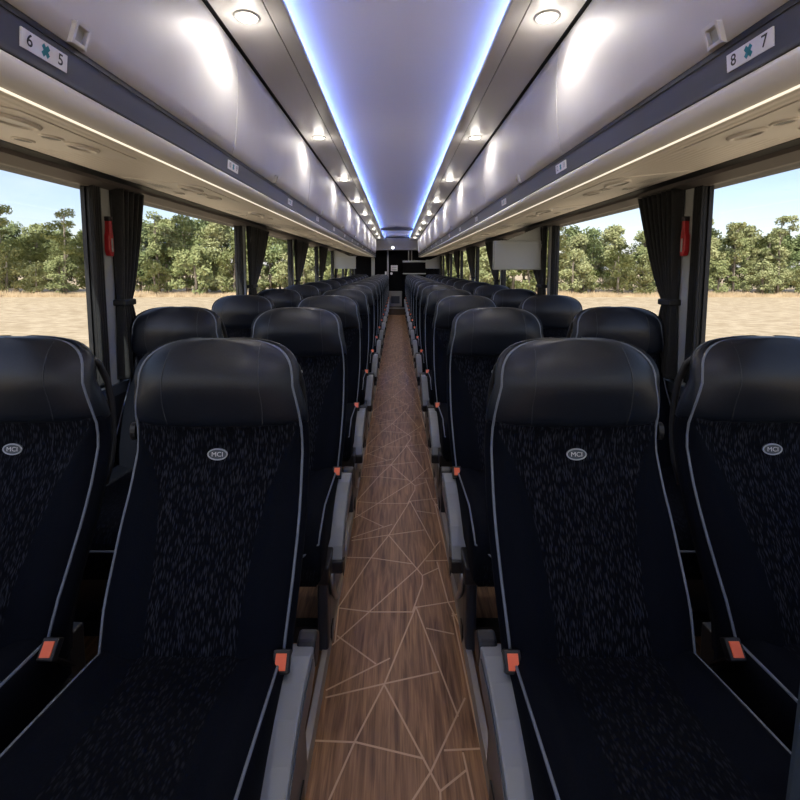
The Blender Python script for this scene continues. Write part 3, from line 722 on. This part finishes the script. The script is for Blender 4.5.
def make_tree(seed, kind, lm):
    rnd = random.Random(seed); t = thing('tree', '', 'tree')
    H = {'broad': 7.6, 'pine': 9.4, 'low': 5.0}[kind]
    tr = MB(); lean = rnd.uniform(-.35, .35)
    tr.tube([(0, 0, -.2), (lean*.2, 0, H*.25), (lean*.6, .1, H*.55), (lean, .1, H*.9)], [.16, .13, .10, .03], 7)
    cl = []
    if kind == 'pine':
        for i in range(15):
            f = rnd.uniform(.45, 1); z = H*f; a = rnd.uniform(0, 6.28); d = rnd.uniform(.3, 1.9)*(1.25-f*.75); cl.append((lean*f+math.cos(a)*d, math.sin(a)*d, z, rnd.uniform(.4, .75)))
    else:
        n = 34 if kind == 'broad' else 18
        lo = .10 if kind == 'broad' else .05
        for i in range(n):
            f = lo+(1-lo)*rnd.random()**.8; z = H*f*.95; Rm = 2.0*math.sin(math.pi*min(.96, (f*.8+.18)))**.7; a = rnd.uniform(0, 6.28); d = Rm*math.sqrt(rnd.random())
            cl.append((lean*f+math.cos(a)*d, math.sin(a)*d, z, rnd.uniform(.55, .95)))
    for x, y, z, r in cl[::2]:
        zb = max(.6, z-1.2); tr.tube([(lean*zb/H, .05, zb), (x*.6, y*.6, z-.35), (x, y, z)], [.05, .03, .012], 5)
    lv = MB()
    for x, y, z, r in cl:
        for j in range(int(210*r if kind != 'pine' else 260*r)):
            v = Vector((rnd.gauss(0, 1), rnd.gauss(0, 1), rnd.gauss(0, 1))).normalized()*r*rnd.random()**.45
            c = Vector((x, y, z))+Vector((v.x, v.y, v.z*.75)); e = Vector((rnd.gauss(0, 1), rnd.gauss(0, 1), rnd.gauss(0, 1))).normalized()
            f_ = e.orthogonal().normalized(); s_ = rnd.uniform(.07, .17)
            lv.add([c-e*s_, c+f_*s_*.7, c+e*s_, c-f_*s_*.7], [(0, 1, 2, 3)], 0)
    tr.build('trunk', [BARK], t, recalc=False); lv.build('crown', [lm], t, recalc=False)
    return t
protos = [(make_tree(1, 'broad', LEAF[0]), 'olive green broad-crowned tree in the wood across the field'), (make_tree(2, 'broad', LEAF[1]), 'deep green broad-crowned tree in the wood across the field'),
          (make_tree(3, 'broad', LEAF[2]), 'pale green broad-crowned tree in the wood across the field'), (make_tree(4, 'pine', LEAF[0]), 'tall thin pine with an open crown in the wood across the field'),
          (make_tree(5, 'pine', LEAF[2]), 'tall pale pine standing out above the wood across the field'), (make_tree(6, 'low', LEAF[0]), 'low bushy tree at the front of the wood across the field'),
          (make_tree(7, 'low', LEAF[2]), 'low pale bushy tree at the edge of the wood across the field')]
used = set(); rnd = random.Random(77)
def place(i, x, y, s, rz_):
    o, lb = protos[i]
    if i in used: o = copy_tree(o)
    used.add(i); o.location = (x, y, GZ); o.scale = (s, s, s*rnd.uniform(.95, 1.05)); o.rotation_euler = (0, 0, rz_)
    tag(o, lb, 'tree', lb.replace(' in the wood', 's in the wood') if False else 'trees of the wood: '+' '.join(lb.split()[:3]))
def hs(x):                            # height profile of the wood along the field
    return 1.0+.06*math.sin(x*.21)+.05*math.sin(x*.53+1)+(-.17 if x > 26 else -.05 if x > 16 else 0)
for x in [i*2.3-64 for i in range(57)]:
    place(rnd.choice([0, 1, 2, 0, 2, 1]), x+rnd.uniform(-.8, .8), 48+rnd.uniform(-1.2, 1.2), hs(x)*rnd.uniform(.86, 1.04), rnd.uniform(0, 6.3))
for x in [i*2.2-64 for i in range(59)]:
    place(rnd.choice([1, 0, 1]), x+rnd.uniform(-1, 1), 52.5+rnd.uniform(-1, 1), hs(x)*rnd.uniform(.98, 1.12), rnd.uniform(0, 6.3))
for x in [i*3.1-64 for i in range(42)]:
    place(rnd.choice([5, 6, 6, 5]), x+rnd.uniform(-1.2, 1.2), 45.2+rnd.uniform(-.8, .8), rnd.uniform(.6, 1.0), rnd.uniform(0, 6.3))
for x, s in ((-33.5, 1.0), (-40, 1.03), (-24, .88), (-16, .86), (9, .85), (16, .85), (30.5, .80), (34, .74), (38.5, .82), (44, .80), (-49, 1), (52, 1)):
    place(3 if x < 0 else 4, x, 45.5, s, x)
# dry grass fringe below the wood
GRASS = noisy(mat('dry_grass', (.5, .36, .2), .9), .8, (.38, .27, .15), (.66, .50, .31))
m = MB(); rnd = random.Random(5)
for i in range(26000):
    x = rnd.uniform(-66, 66); y = 43.5+rnd.uniform(-1.2, 2.4); h = rnd.uniform(.15, .75)*(.5+.5*abs(math.sin(x*.7)*math.sin(x*.23+1))); dx = rnd.uniform(-.12, .12); w_ = rnd.uniform(.02, .05)
    m.add([(x-w_, y, GZ), (x+w_, y, GZ), (x+dx, y, GZ+h)], [(0, 1, 2)])
tag(m.build('dry_grass', [GRASS], recalc=False), 'dry straw-coloured grass fringe along the foot of the wood', 'grass', kind='stuff')
